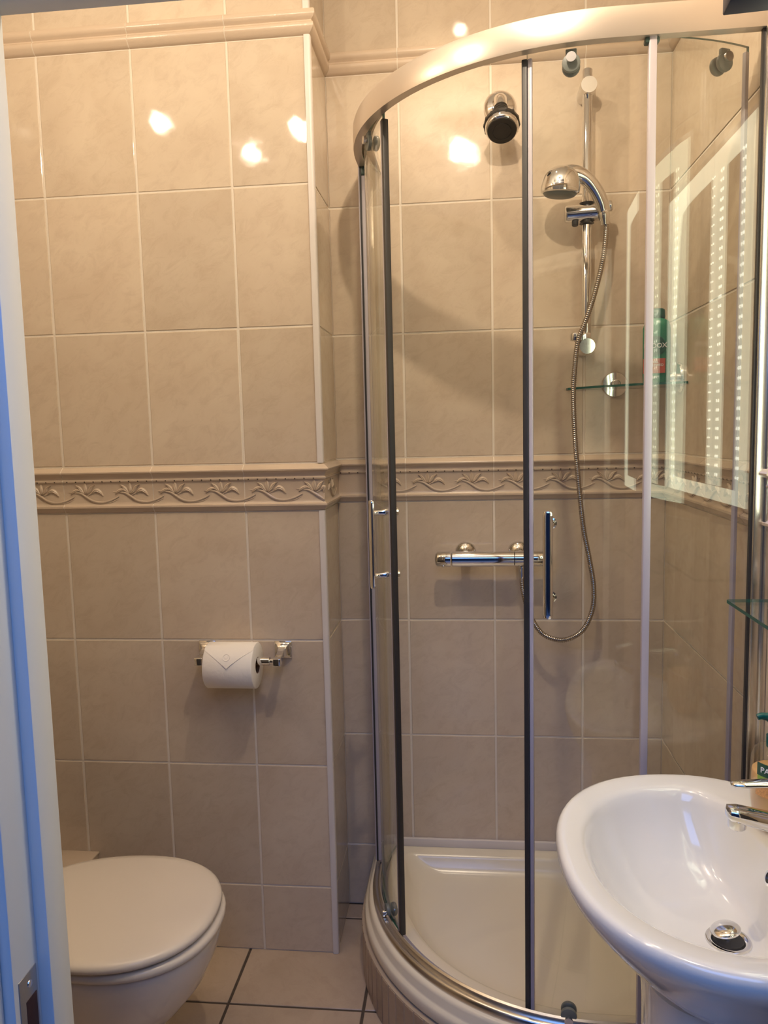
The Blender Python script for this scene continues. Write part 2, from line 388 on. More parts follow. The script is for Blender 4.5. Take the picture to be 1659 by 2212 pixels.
# relief on the short return: one flower squeezed between the mitres
b = MB(); motif(b, fS, YX + .085, ZR[4], 1, 1, YB - .006, YX); struct(b.build('trim_9', m_border, smooth=35), 'lily relief on the short return of the border')
# quadrant edge trims of the boxed corner
for i, (z0, z1) in enumerate(((0.001, ZR[4]), (ZB, ZR2[3]), (ZM, ZC))):
    b = MB(); pr = [(0.0045, 0.0), (0.004, -.002), (0.002, -.0042), (-.002, -.0052), (-.0115, -.0052), (-.0115, -.001), (-.001, .0085), (0.0, .0115), (.0045, .0115)]
    b.loft([[(XE + x - .0005, YX + y, z0) for x, y in pr], [(XE + x - .0005, YX + y, z1) for x, y in pr]])
    struct(b.build('trim_%d' % (10 + i), m_trim, smooth=60), 'white rounded edge trim on the boxed corner')
# low tiled pipe box behind the toilet
b = MB(); b.tv = (.3, .2, .6); b.box(XL, -1.058, 1.86, YX, 0, .272); b.mi = 1; b.box(XL, -1.054, 1.852, YX, .272, .2795)
struct(b.build('trim_13', [m_tile, m_border], bevel=.002, tile=True), 'low tiled pipe box on the floor behind the toilet')

# ---- door wall with its frame, hall behind -------------------------------------------
XJ0, XJ1 = -0.490, 0.40; ZH = 1.915
b = MB(); b.box(-1.6, XJ0 - .03, YD0 + .004, YD1 - .001, 0, ZC); b.box(XJ1 + .03, 1.2, YD0 + .004, YD1 - .001, 0, ZC); b.box(XJ0 - .03, XJ1 + .03, YD0 + .004, YD1 - .001, ZH + .03, ZC)
struct(b.build('wall_front', m_hall))
# left jamb: face with the strike plate, stop bead, architrave towards the hall
Z0F, Z1F = 0, ZH
b = MB()
b.box(XJ0 - .03, XJ0, YD0, YD1, 0, ZH + .03); b.box(XJ0 - .03, XJ0 + .015, .765, YD1 + .001, 0, ZH)
b.box(XJ1, XJ1 + .03, YD0, YD1, 0, ZH + .03); b.box(XJ1 - .015, XJ1, .765, YD1 + .001, 0, ZH)
b.box(XJ0, XJ1, YD0, YD1, ZH, ZH + .03); b.box(XJ0, XJ1, .765, YD1 + .001, ZH - .012, ZH)
door = struct(b.build('door_1', m_paint, bevel=.0018), 'white painted door frame at the left edge')
b = MB()
b.box(XJ0 - .080, XJ0 - .012, YD0 - .018, YD0, 0, ZH + .08); b.box(XJ1 + .012, XJ1 + .080, YD0 - .018, YD0, 0, ZH + .08); b.box(XJ0 - .012, XJ1 + .012, YD0 - .018, YD0, ZH + .012, ZH + .08)
b.build('architrave', m_paint, door, bevel=.003)
# strike plate; its hole is a raised dark red-brown box
sp = MB(); sp.box(XJ0 - .0005, XJ0 + .0012, .726, .760, .770, .872)
pl = sp.build('strike_plate', m_brass, door, bevel=.0012)
sp = MB(); sp.box(XJ0 - .0005, XJ0 + .0019, .736, .757, .790, .842); sp.build('latch_hole', m_latch, pl, bevel=.0015)
sp = MB(); sp.lathe([(.0045, 0), (.0040, .0012), (.001, .0014)], (XJ0 + .001, .745, .858), (1, 0, 0), 14); sp.build('screw', m_bright, pl)
# unidentified navy block, placed by guess under the head of the frame
t = thing('navy_block', 'dark navy block hanging in the top right corner of the photo', 'unidentified block', (.31, .79, 1.846))
b = MB(); az = Vector((0, 0, 1)); ang = rad(-4); ax = Vector((cos(ang), sin(ang), 0)); ay = Vector((-sin(ang), cos(ang), 0))
b.obox(Vector((.318, .8235, 1.889)), ax, ay, az, .0560, .017, .022); b.build('block_body', m_navy, t, bevel=.0015)
b = MB(); b.cyl((.33, .818, 1.905), (.33, .818, 1.935), .010, 16); b.build('spindle', m_black, t)  # made-up black stub on top of the block
# hall
b = MB(); b.box(-1.6, 1.2, -2.0, YD0 - .02, -.05, -.002); struct(b.build('floor_hall', m_dark))
b = MB(); b.box(-1.65, -1.6, -2.0, YD0, 0, ZC); struct(b.build('wall_hall_left', m_hall))
b = MB(); b.box(1.2, 1.25, -2.0, YD0, 0, ZC); struct(b.build('wall_hall_right', m_hall))
b = MB(); b.box(-1.65, 1.25, -2.06, YD0, ZC, ZC + .05); struct(b.build('ceiling_hall', m_ceil))
b = MB(); b.box(-1.65, 1.25, -2.06, -2.0, 0, ZC); struct(b.build('wall_hall_far', m_hall))

# ---- ceiling lamps --------------------------------------------------------------------
def spot(i, p, up_to):
    lab = ['leftmost chrome spotlight head on the ceiling bar over the toilet', 'middle chrome spotlight head on the ceiling bar',
           'right chrome spotlight head on the ceiling bar', 'chrome ceiling lamp above the shower door', 'chrome spotlight in the middle of the ceiling'][i]
    t = thing('ceiling_spotlight', lab, 'ceiling light', (p[0], p[1], ZC - .001), 'ceiling spotlights over the bathroom')
    b = MB(); b.lathe([(.045, ZC - .0005), (.045, ZC - .012), (.02, ZC - .022)], (p[0], p[1], 0), n=24); b.build('ceiling_rose', m_chrome, t)
    if ZC - p[2] > .1:
        b = MB(); b.cyl((p[0], p[1], p[2] + .085), (p[0], p[1], ZC - .02), .006, 12); b.build('stem', m_chrome, t)
    b = MB(); z = p[2]; top = min(z + .09, ZC - .015)
    b.lathe([(.018, top), (.034, z + .062 if ZC - z > .1 else z + .03), (.036, z + .036 if ZC - z > .1 else z + .028)], (p[0], p[1], 0), n=24); b.build('lamp_cup', m_chrome, t)
for i, p in enumerate(LAMPS): spot(i, p, ZC)

# ================================================================== SHOWER
def track(r, y_end=YB, x_end=XR, n=40, ext=True):
    """plan line at distance r from the quadrant centre: straight, quarter circle, straight"""
    pts = []
    if ext:
        for k in range(5): pts.append((CX - r, y_end + (CY - y_end) * k / 5))
    for k in range(n + 1):
        a = PI + (PI / 2) * k / n; pts.append((CX + r * cos(a), CY + r * sin(a)))
    if ext:
        for k in range(1, 6): pts.append((CX + (x_end - CX) * k / 5, CY - r))
    return pts
def arc(r, a0, a1, n=28):
    return [(CX + r * cos(rad(a0 + (a1 - a0) * k / n)), CY + r * sin(rad(a0 + (a1 - a0) * k / n))) for k in range(n + 1)]
XW, YW = XR - .0005, YB - .0005      # just clear of the tiles
# tray
tray = thing('shower_tray', 'ivory quadrant shower tray on a low tiled plinth in the corner', 'shower tray', (CX, CY - .3, 0))
def closed(r, ins, crad=0.02):
    tr = track(r, max(YW - ins - crad, CY), XW - ins)
    x, y = XW - ins, YW - ins; cr = crad
    cor = [(x - cr + cr * cos(PI / 2 * k / 8), y - cr + cr * sin(PI / 2 * k / 8)) for k in range(9)]
    # back left corner
    xl = CX - r
    cl = [(xl + cr - cr * sin(PI / 2 * k / 8), y - cr + cr * cos(PI / 2 * k / 8)) for k in range(9)]
    return tr[1:] + cor + cl
b = MB()
ringsT = [(.556, 0, .130, .004), (.560, 0, .134, .004), (.564, 0, .140, .004), (.5645, 0, .160, .004), (.562, 0, .167, .004), (.556, 0, .170, .004), (.553, 0, .174, .004), (.553, 0, .192, .004), (.549, 0, .198, .004), (.544, 0, .2005, .004),
          (.470, .045, .2005, .02), (.462, .050, .198, .03), (.455, .054, .190, .04), (.445, .062, .172, .06), (.43, .072, .158, .08), (.41, .085, .152, .09), (.36, .13, .150, .055)]
b.loft([[(x, y, z) for x, y in closed(r, ins, cr)] for r, ins, z, cr in ringsT])
b.build('tray_body', m_tray, tray, smooth=60)
b = MB()
for k in range(26):                                    # mosaic strips round the plinth
    a0 = 180 + 90 * k / 26 + .25; a1 = 180 + 90 * (k + 1) / 26 - .25; b.tv = (random.random(), random.random(), random.random())
    b.band(arc(.573, a0, a1, 3), arc(.560, a0, a1, 3), .004, .129)
for k in range(4):
    b.tv = (random.random(), random.random(), random.random()); b.box(CX - .573, CX - .56, CY + .004 + k * .044, CY + .044 + k * .044, .004, .129)
for k in range(6):
    b.tv = (random.random(), random.random(), random.random()); b.box(CX + .004 + k * .046, CX + .046 + k * .046, CY - .573, CY - .56, .004, .129)
b.build('tiled_plinth', m_riser, tray, bevel=.0006, seg=1, tile=True)
b = MB(); b.band(track(.5715, YW, XW), track(.545, YW, XW), 0.0005, .131); b.build('plinth_grout', m_pgrout, tray)
b = MB(); b.lathe([(.045, .1505), (.045, .1535), (.040, .156), (.010, .157)], (.40, 2.02, 0), n=36); b.build('waste_cover', m_chrome, tray)
b = MB(); b.box(CX - .50, XW - .001, YW - .012, YW, .200, .226); b.box(XW - .012, XW, CY - .48, YW - .012, .200, .226)
b.build('upstand_strip', m_trim, tray, bevel=.003)

enc = thing('shower_enclosure', 'curved silver framed glass shower enclosure with two sliding doors', 'shower enclosure', (CX, CY - .52, .2))
ZT0, ZT1 = 2.152, 2.206
b = MB()
zs = [(.540, ZT0), (.5408, ZT0 + .006), (.5408, ZT1 - .006), (.539, ZT1 - .001), (.536, ZT1), (.497, ZT1), (.494, ZT1 - .003), (.494, ZT0 + .024), (.499, ZT0 + .024), (.499, ZT1 - .006), (.534, ZT1 - .006), (.534, ZT0 + .004), (.520, ZT0 + .004), (.520, ZT0)]
tr = {r: track(r, YW, XW) for r, _ in zs}
b.loft([[(tr[r][i][0], tr[r][i][1], z) for r, z in zs] for i in range(len(tr[.540]))])
b.build('top_rail', m_satin, enc, smooth=50)
b = MB()
zs = [(.541, .2006), (.541, .214), (.536, .2185), (.527, .2185), (.527, .228), (.523, .231), (.519, .228), (.519, .2120), (.500, .2105), (.498, .2006)]
tr = {r: track(r, YW, XW) for r, _ in zs}
rings = [[(tr[r][i][0], tr[r][i][1], z) for r, z in zs] for i in range(len(tr[.541]))]
b.loft(rings); b.build('bottom_rail', m_bright, enc, smooth=50)
b = MB(); b.box(CX - .546, CX - .515, YW - .028, YW, .20, ZT0); wc = b.build('wall_channel', m_satin, enc, bevel=.002)
b = MB(); b.box(XW - .026, XW, CY - .546, CY - .515, .20, ZT0); b.box(XW - .010, XW, CY - .556, CY - .505, .20, ZT0)
wr = b.build('wall_channel', m_bright, enc, bevel=.002)
b = MB(); b.box(XW - .0295, XW - .0255, CY - .534, CY - .526, .226, ZT0); b.build('channel_gasket', m_black, wr)
# fixed panes
def pane(name, poly, z0, z1, parent, n_end):
    b = MB(); b.mi = 0; inner, outer = poly; m = len(inner)
    A = [(x, y, z0) for x, y in outer] + [(x, y, z1) for x, y in outer]; B_ = [(x, y, z0) for x, y in inner] + [(x, y, z1) for x, y in inner]
    b.add(A, [(i, i + 1, m + i + 1, m + i) for i in range(m - 1)])
    b.v, b.f = b.v, b.f
    b.add(B_, [(i, m + i, m + i + 1, i + 1) for i in range(m - 1)])
    b.mi = 1; n = len(b.v)
    V = [(outer[0], inner[0]), (outer[-1], inner[-1])]
    for o_, i_ in V:
        b.add([(o_[0], o_[1], z0), (o_[0], o_[1], z1), (i_[0], i_[1], z1), (i_[0], i_[1], z0)], [(0, 1, 2, 3)])
    for z in (z0, z1):
        for i in range(m - 1):
            b.add([(outer[i][0], outer[i][1], z), (outer[i + 1][0], outer[i + 1][1], z), (inner[i + 1][0], inner[i + 1][1], z), (inner[i][0], inner[i][1], z)], [(0, 1, 2, 3)])
    # weld so that normals come out right
    me = b
    bm = bmesh.new()
    o = b.build(name, [m_glass, m_edge], parent, smooth=30)
    bm.from_mesh(o.data); bmesh.ops.remove_doubles(bm, verts=bm.verts, dist=1e-5); bmesh.ops.recalc_face_normals(bm, faces=bm.faces)
    for e in bm.edges:
        if len(e.link_faces) == 2: e.smooth = e.calc_face_angle(0) < rad(30)
    bm.to_mesh(o.data); bm.free(); return o
RF = .530                                              # outer face of the fixed glass
f1 = pane('fixed_panel', ([(CX + .075, CY - RF + .006), (XW - .02, CY - RF + .006)], [(CX + .075, CY - RF), (XW - .02, CY - RF)]), .224, ZT0 + .03, enc, 1)
f0 = pane('fixed_panel', ([(CX - RF + .006, CY + .060), (CX - RF + .006, YW - .02)], [(CX - RF, CY + .060), (CX - RF, YW - .02)]), .224, ZT0 + .03, enc, 1)
b = MB(); b.box(CX + .065, CX + .079, CY - RF - .0045, CY - RF + .0095, .226, ZT0 + .002); b.build('panel_seal', m_seal, f1, bevel=.002)
b = MB(); b.box(CX - RF - .012, CX - RF + .0085, CY + .050, CY + .064, .226, ZT0 + .002); b.build('panel_seal', m_seal, f0, bevel=.002)
b = MB(); b.box(CX - RF - .008, CX - RF - .0035, CY + .047, CY + .0505, .226, ZT0 + .002); b.build('seal_lip', m_black, f0)
b = MB(); b.box(CX - RF - .004, CX - RF + .013, CY + .046, CY + .068, ZT0 - .022, ZT0); b.build('panel_clip', m_clip, f0, bevel=.003)
b = MB(); b.box(CX + .058, CX + .084, CY - RF - .004, CY - RF + .013, ZT0 - .010, ZT0); b.build('panel_clip', m_clip, f1, bevel=.003)
RD = .515
def make_door(lead, trail, sgn, hang, label):
    """sgn: direction (in angle) from leading edge to trailing edge"""
    z0, z1 = .216, ZT0 + .012
    d = pane('sliding_door', (arc(RD - .006, lead, trail, 36), arc(RD, lead, trail, 36)), z0, z1, enc, 1); d['label'] = label
    dg = rad(1) * RD
    b = MB(); a = lead
    w1 = .010 / RD * 180 / PI
    b.band(arc(RD + .0042, a - sgn * w1 * .95, a + sgn * .15, 3), arc(RD - .0102, a - sgn * w1 * .95, a + sgn * .15, 3), z0 + .004, z1 - .018); b.build('magnetic_seal', m_black, d, bevel=.002)
    b = MB(); b.band(arc(RD + .0022, a + sgn * .2, a + sgn * w1 * .95, 3), arc(RD - .0082, a + sgn * .2, a + sgn * w1 * .95, 3), z0 + .004, z1 - .018); b.build('clear_seal', m_seal, d, bevel=.001)
    b = MB(); b.band(arc(RD + .0012, trail - sgn * w1 * .9, trail, 3), arc(RD - .0072, trail - sgn * w1 * .9, trail, 3), z0 + .004, z1 - .010); b.build('clear_seal', m_seal, d, bevel=.001)
    # handle: flat rounded bar on two posts
    u = Vector((cos(rad(hang)), sin(rad(hang)), 0)); tt = Vector((-u.y, u.x, 0)); c = Vector((CX, CY, 0))
    b = MB(); 
    sec = [(-.0095, -.004), (-.0098, -.0015), (-.0092, .0010), (-.0075, .0032), (-.0045, .0046), (0, .0052), (.0045, .0046), (.0075, .0032), (.0092, .0010), (.0098, -.0015), (.0095, -.004), (.006, -.0052), (-.006, -.0052)]
    def ring(z, s): return [c + u * (RD + .040 + q * s) + tt * (p * s) + Vector((0, 0, z)) for p, q in sec]
    b.loft([ring(1.090, .75), ring(1.0925, .93), ring(1.098, 1), ring(1.292, 1), ring(1.2975, .93), ring(1.300, .75)])
    for z in (1.120, 1.270):
        p = c + Vector((0, 0, z)); b.lathe([(.0066, RD + .037), (.0068, RD + .012), (.0086, RD + .009), (.0086, RD + .0005)], p, u, 20)
        b.lathe([(.0086, RD - .0065), (.0086, RD - .020), (.0115, RD - .021), (.0115, RD - .026), (.009, RD - .028)], p, u, 20)
    b.build('handle', m_chrome, d, smooth=40)
    # rollers, top pair and bottom pair
    for a_, z in [(x, zz) for x in (lead + sgn * 9, lead + sgn * 41) for zz in (z1 - .040, z0 + .018)]:
        if a_ > -190 and a_ < -56:
            u = Vector((cos(rad(a_)), sin(rad(a_)), 0)); tt = Vector((-u.y, u.x, 0)); p = c + Vector((0, 0, z))
            b = MB(); b.lathe([(.012, RD - .0065), (.0165, RD - .009), (.0165, RD - .016), (.012, RD - .020)], p, u, 20)
            b.lathe([(.0165, RD + .0005), (.0165, RD + .009)], p, u, 20); b.obox(p + u * (RD + .0045) + Vector((0, 0, .012 if z > 1 else -.010)), u, tt, Vector((0, 0, 1)), .004, .010, .012)
            b.build('roller', m_grey, d, bevel=.0015)
            b = MB(); b.lathe([(.006, RD + .009), (.006, RD + .0135), (.009, RD + .0140), (.009, RD + .0185)], p + Vector((0, 0, .006 if z > 1 else -.006)), u, 16); b.build('roller', m_bright, d)
    return d
make_door(-106.7, -58.5, 1, -102.0, 'right curved glass door, slid half open')
make_door(-149.6, -199.5, -1, -152.6, 'left curved glass door, slid open against the wall')

# ---- shower fittings ------------------------------------------------------------------
# bar mixer valve
YV, ZV = 2.128, 1.098
t = thing('shower_valve', 'horizontal chrome thermostatic bar valve on the back wall of the shower', 'shower valve', (.078, YB, ZV))
b = MB(); pr = [(.0, -.030), (.0195, -.030), (.0215, -.028), (.0215, .150)]
b = MB(); b.lathe([(.018, 0), (.0215, .0025), (.0215, .173), (.018, .1755)], (-.010 - .027, YV, ZV), (1, 0, 0), 40); b.cyl((.1385, YV, ZV), (.198, YV, ZV), .0215, 40); b.build('valve_body', m_chrome, t, smooth=50)
b = MB(); b.lathe([(.016, 0), (.0195, .001), (.0218, .004), (.0218, .040)], (-.080, YV, ZV), (1, 0, 0), 40); b.lathe([(.014, 0), (.017, .003)], (-.083, YV, ZV), (1, 0, 0), 30)
b.lathe([(.0045, 0), (.0045, .003), (.003, .0045)], (-.060, YV - .0125, ZV - .0165), (0, -.6, -.8), 14); b.build('temperature_knob', m_chrome, t, smooth=50)
b = MB(); b.lathe([(.0218, 0), (.0218, .036), (.0195, .039)], (.199, YV, ZV), (1, 0, 0), 40); b.obox(Vector((.222, YV, ZV - .026)), Vector((1, 0, 0)), Vector((0, 1, 0)), Vector((0, 0, 1)), .006, .004, .009); b.build('flow_knob', m_chrome, t, smooth=50)
for x in (.003, .155):
    b = MB(); b.lathe([(.031, .0), (.031, .004), (.028, .010), (.020, .016), (.014, .020), (.0125, .060)], (x, YB - .0002, ZV + .008), (0, -1, 0), 32); b.build('wall_rosette', m_chrome, t, smooth=50)
b = MB(); b.lathe([(.0095, 0), (.0095, .008), (.0088, .010), (.0078, .034)], (.158, YV, ZV - .020), (0, 0, -1), 24); b.build('outlet', m_chrome, t, smooth=50)

# fixed wall head
t = thing('fixed_shower_head', 'small chrome and black shower head angled down from the wall', 'shower head', (.110, YB, 2.335))
P0 = Vector((.110, YB - .0002, 2.330))
b = MB(); b.lathe([(.0, 0), (.043, 0), (.0435, .004), (.040, .010), (.032, .016), (.024, .019), (.020, .022)], P0, (0, -1, 0), 40); b.build('wall_flange', m_chrome, t, smooth=60)
b = MB(); b.tube(catmull([P0 + Vector(q) for q in ((0, -.016, .006), (0, -.032, .004), (0, -.048, -.010), (.0, -.060, -.026))], 6), [.021 - .0003 * i for i in range(19)], 24); b.build('arm', m_chrome, t, smooth=60)
Pn = P0 + Vector((0, -.060, -.026)); ax = Vector((0, -.55, -.83)).normalized()
b = MB(); pr = []
for k in range(5): pr += [(.0155, .008 * k), (.0185, .008 * k + .002), (.0185, .008 * k + .0055), (.0155, .008 * k + .0078)]
b.lathe(pr, Pn - ax * .004, ax, 28); b.build('ribbed_neck', m_blackp, t, smooth=30)
Ph = Pn + ax * .036
b = MB(); b.lathe([(.019, 0), (.025, .002), (.036, .010), (.0425, .021), (.0430, .025)], Ph, ax, 40); b.build('head_shell', m_chrome, t, smooth=60)
b = MB(); n = 14; prof = [(.0425, .024), (.0465, .026), (.0465, .034), (.0435, .037)]
def lob(rr, j, N=56): return rr * (1 + .035 * (cos(2 * PI * j / N * n) > 0.2))
e1 = Vector((1, 0, 0)); e2 = ax.cross(e1); b.loft([[Ph + ax * h + e1 * lob(rr, j) * cos(2 * PI * j / 56) + e2 * lob(rr, j) * sin(2 * PI * j / 56) for j in range(56)] for rr, h in prof]); b.build('grip_ring', m_blackp, t, smooth=30)
b = MB(); b.lathe([(.0435, .035), (.0433, .046), (.040, .051), (.036, .052)], Ph, ax, 40); b.build('chrome_band', m_chrome, t, smooth=60)
b = MB(); b.lathe([(.0380, .050), (.0380, .0540), (.036, .0555), (.0245, .0560), (.0240, .0550), (.0230, .0550), (.0225, .0560), (.001, .0565)], Ph, ax, 40); b.build('spray_face', m_blackp, t, smooth=30)

# riser rail
XRr, YRr = .3345, 2.150
t = thing('riser_rail', 'vertical chrome riser rail on the back wall holding the hand shower', 'shower rail', (XRr, YB, 1.66))
b = MB(); b.lathe([(.0115, 0), (.0128, .001), (.0128, .730), (.011, .732)], (XRr, YRr, 1.655), (0, 0, 1), 28); b.build('pole', m_chrome, t, smooth=50)
b = MB(); b.lathe([(.0215, 0), (.0215, .078), (.0205, .080)], (XRr + .0015, YB - .0002, 2.3420), (0, -1, 0), 36); b.build('top_bracket', m_chrome, t, smooth=50)
b = MB(); b.lathe([(.0215, 0), (.0215, .078), (.0205, .080)], (XRr, YB - .0002, 1.675), (0, -1, 0), 36); b.build('bottom_bracket', m_chrome, t, smooth=50)
ZS = 2.024
b = MB(); b.lathe([(.0190, -.056), (.0212, -.054), (.0220, -.050), (.0220, .010), (.0225, .011), (.0225, .050), (.020, .052)], (XRr - .002, YRr - .004, ZS), Vector((1, 0, .03)), 36)
sl = b.build('slider', m_chrome, t, smooth=50)
b = MB(); b.lathe([(.0195, -.0265), (.0160, -.021), (.0160, .021), (.0195, .0265)], (XRr, YRr, ZS), (0, 0, 1), 24); b.build('collar', m_blackp, sl)
b = MB(); b.lathe([(.0085, 0), (.0085, .012), (.007, .014)], (XRr - .032, YRr - .010, ZS - .020), (0, -.1, -1), 18); b.build('release_button', m_black, sl)
b = MB(); b.lathe([(.012, 0), (.0145, .004), (.0145, .010), (.012, .013)], (XRr + .050, YRr - .018, ZS + .010), Vector((1, 0, .1)), 6); b.build('clamp_nut', m_chrome, sl, bevel=.001)
b = MB(); b.obox(Vector((XRr - .012, YRr - .006, 1.700)), Vector((1, 0, 0)), Vector((0, 1, 0)), Vector((0, 0, 1)), .0215, .014, .0098)
b.lathe([(.0150, -.0098), (.0150, .0098)], (XRr - .030, YRr - .012, 1.700), (0, 0, 1), 24); b.build('hose_clip', m_chrome, t, bevel=.0015)

# hand shower
t = thing('hand_shower', 'domed chrome hand shower clipped to the rail, facing down', 'hand shower', (.27, 2.10, 2.09))
HC = Vector((.2560, 2.083, 2.058)); ax = Vector((.07, -.12, 1)).normalized()
b = MB(); b.lathe([(.0465, .002), (.0490, .004), (.0500, .018), (.0490, .0215)], HC, ax, 48); b.build('head_rim', m_chrome, t, smooth=40)
b = MB(); b.lathe([(.0490, .021), (.0465, .036), (.0400, .050), (.030, .060), (.016, .0665), (.003, .068)], HC, ax, 48); b.build('head_dome', m_chrome, t, smooth=60)
b = MB(); b.lathe([(.030, -.0085), (.037, -.006), (.042, -.001), (.0440, .004)], HC, ax, 32); b.build('spray_face', m_grey, t, smooth=30)
hp = catmull([Vector(q) for q in ((.258, 2.086, 2.106), (.288, 2.090, 2.112), (.3200, 2.096, 2.100), (.3470, 2.103, 2.073), (.3650, 2.112, 2.044), (.3745, 2.120, 2.016))], 6)
n = len(hp); b = MB(); b.tube(hp, [.0205 - .0035 * (i / (n - 1)) for i in range(n)], 24, flat=.9); b.build('handle', m_chrome, t, smooth=60)
b = MB(); b.lathe([(.0150, 0), (.0160, .002), (.0150, .020), (.0115, .030), (.0098, .040)], hp[-1] + Vector((-.002, -.001, .008)), Vector((.10, .02, -1)), 24); b.build('hose_nut', m_chrome, t, smooth=50)

# hose: ribbed flexible tube
HP = [(.3800, 2.122, 1.990), (.3790, 2.120, 1.955), (.3705, 2.118, 1.890), (.3480, 2.118, 1.800), (.3260, 2.118, 1.735), (.3090, 2.122, 1.690), (.3010, 2.122, 1.625), (.2965, 2.120, 1.548),
      (.3010, 2.116, 1.425), (.3110, 2.114, 1.301), (.3235, 2.114, 1.186), (.3400, 2.114, 1.099), (.3520, 2.114, 1.022), (.3490, 2.114, .958), (.3240, 2.114, .900), (.2790, 2.114, .872), (.2350, 2.114, .876), (.2020, 2.116, .900), (.1740, 2.122, .955), (.1605, 2.127, 1.010), (.1580, 2.128, 1.046)]
cp = catmull(HP, 60); L = [0]
for i in range(1, len(cp)): L.append(L[-1] + (cp[i] - cp[i - 1]).length)
step = .0013; N = int(L[-1] / step); pts = []; j = 0
for k in range(N + 1):
    s = k * L[-1] / N
    while j < len(L) - 2 and L[j + 1] < s: j += 1
    t_ = (s - L[j]) / max(1e-9, L[j + 1] - L[j]); pts.append(cp[j].lerp(cp[j + 1], t_))
rs = [.0072 if k % 4 in (0, 1) else (.0064 if k % 4 == 2 else .0058) for k in range(N + 1)]
b = MB(); b.tube(pts, rs, 10); tag(b.build('shower_hose', mat('braided_steel', (.42, .37, .32), .22, 1.0), smooth=75), 'long ribbed metal shower hose looping from the valve up to the hand shower', 'shower hose')

# glass corner shelf with its two rosettes
ZG = 1.562
t = thing('corner_shelf', 'green edged glass corner shelf with round chrome holders inside the shower', 'shelf', (XR - .1, YB - .1, ZG))
poly = [(.289, YW - .0005), (XW - .0005, YW - .0005), (XW - .0005, 2.010), (.545, 2.010), (.45, 2.045), (.35, 2.115), (.291, 2.185)]
b = MB(); b.mi = 0; A = [(x, y, ZG) for x, y in poly]; B_ = [(x, y, ZG + .006) for x, y in poly]; m = len(poly)
b.v = A + B_; b.f = [tuple(range(m))[::-1], tuple(range(m, 2 * m))] + [(i, (i + 1) % m, m + (i + 1) % m, m + i) for i in range(m)]; b.m = [0, 0] + [1] * m; b.t = [(0, 0, 0)] * (m + 2)
b.build('glass_plate', [m_clear, m_edge], t, smooth=20)
def rosette(o, axis, r, parent):
    a = Vector(axis); b = MB(); b.lathe([(r, 0), (r, .004), (r * .93, .009), (r * .4, .010), (r * .35, .010)], o, a, 40); b.build('rosette', m_chrome, parent, smooth=40)
    b = MB(); b.lathe([(r * .36, .009), (r * .36, .024), (r * .30, .028)], Vector(o), a, 28); b.build('clamp', m_chrome, parent, smooth=40)
rosette((.4215, YW, ZG + .012), (0, -1, 0), .0355, t)
rosette((XW, 2.082, ZG + .018), (-1, 0, 0), .0400, t)

def text(name, s, size, matl, parent, place, ext=.0004, align='CENTER'):
    """flat lettering turned into a mesh and laid on a surface by place(x, y) -> point"""
    cu = bpy.data.curves.new('t', 'FONT'); cu.body = s; cu.size = size; cu.align_x = align; cu.align_y = 'CENTER'; cu.resolution_u = 3; cu.offset = size * .012
    to = bpy.data.objects.new('t', cu); C.objects.link(to); bpy.context.view_layer.update()
    me = bpy.data.meshes.new_from_object(to.evaluated_get(bpy.context.evaluated_depsgraph_get()))
    bpy.data.objects.remove(to); bpy.data.curves.remove(cu)
    bm = bmesh.new(); bm.from_mesh(me)
    bmesh.ops.subdivide_edges(bm, edges=[e for e in bm.edges if e.calc_length() > size * .25], cuts=2)
    r = bmesh.ops.extrude_face_region(bm, geom=bm.faces[:]); top = {v for v in r['geom'] if isinstance(v, bmesh.types.BMVert)}
    for v in bm.verts: v.co = place(v.co.x, v.co.y, ext if v in top else -.0004)
    bmesh.ops.recalc_face_normals(bm, faces=bm.faces); bm.to_mesh(me); bm.free(); me.name = name; me.materials.clear(); me.materials.append(matl)
    o = bpy.data.objects.new(name, me); C.objects.link(o)
    if parent: o.parent = parent; o.matrix_parent_inverse = Matrix.Translation(-Vector(parent.location))
    return o
# shower gel bottle on the corner shelf
BX, BY, BZ = .512, 2.120, ZG + .0065
t = thing('shower_gel_bottle', 'green shower gel bottle with a red label on the glass corner shelf', 'bottle', (BX, BY, BZ))
fr = Vector((-.42, -1, 0)).normalized(); sd = Vector((-fr.y, fr.x, 0)) * 1
if sd.x < 0: sd = -sd
def bsec(w_, d_, z, k=36):
    out = []
    for j in range(k):
        a = 2 * PI * j / k; cx_, sy_ = cos(a), sin(a)
        out.append(Vector((BX, BY, z)) + sd * (w_ * math.copysign(abs(cx_) ** .75, cx_)) + fr * (d_ * math.copysign(abs(sy_) ** .85, sy_)))
    return out
b = MB(); b.loft([bsec(.030, .016, BZ), bsec(.0335, .019, BZ + .004), bsec(.035, .0195, BZ + .03), bsec(.035, .0195, BZ + .145), bsec(.030, .018, BZ + .162), bsec(.018, .014, BZ + .170)]); b.build('body', m_green, t, smooth=50)
b = MB(); b.loft([bsec(.020, .015, BZ + .170), bsec(.021, .016, BZ + .173), bsec(.020, .015, BZ + .192), bsec(.016, .012, BZ + .195)]); b.build('cap', m_dgreen, t, smooth=50)
def onb(z0): return lambda x, y, d: Vector((BX, BY, z0 + y)) + sd * x + fr * (.0196 + d + .0008)
b = MB(); pl = onb(BZ + .098); b.loft([[pl(.026 * cos(2 * PI * j / 32), .026 * sin(2 * PI * j / 32), d) for j in range(32)] for d in (-.002, .0002)]); lb = b.build('round_label', m_dgreen, t)
b = MB(); pl = onb(BZ + .045); b.loft([[pl(x, y, d) for x, y in ((-.030, -.018), (.026, -.018), (.026, .020), (-.030, .020))] for d in (-.002, .0002)]); l2 = b.build('red_label', m_red, t)
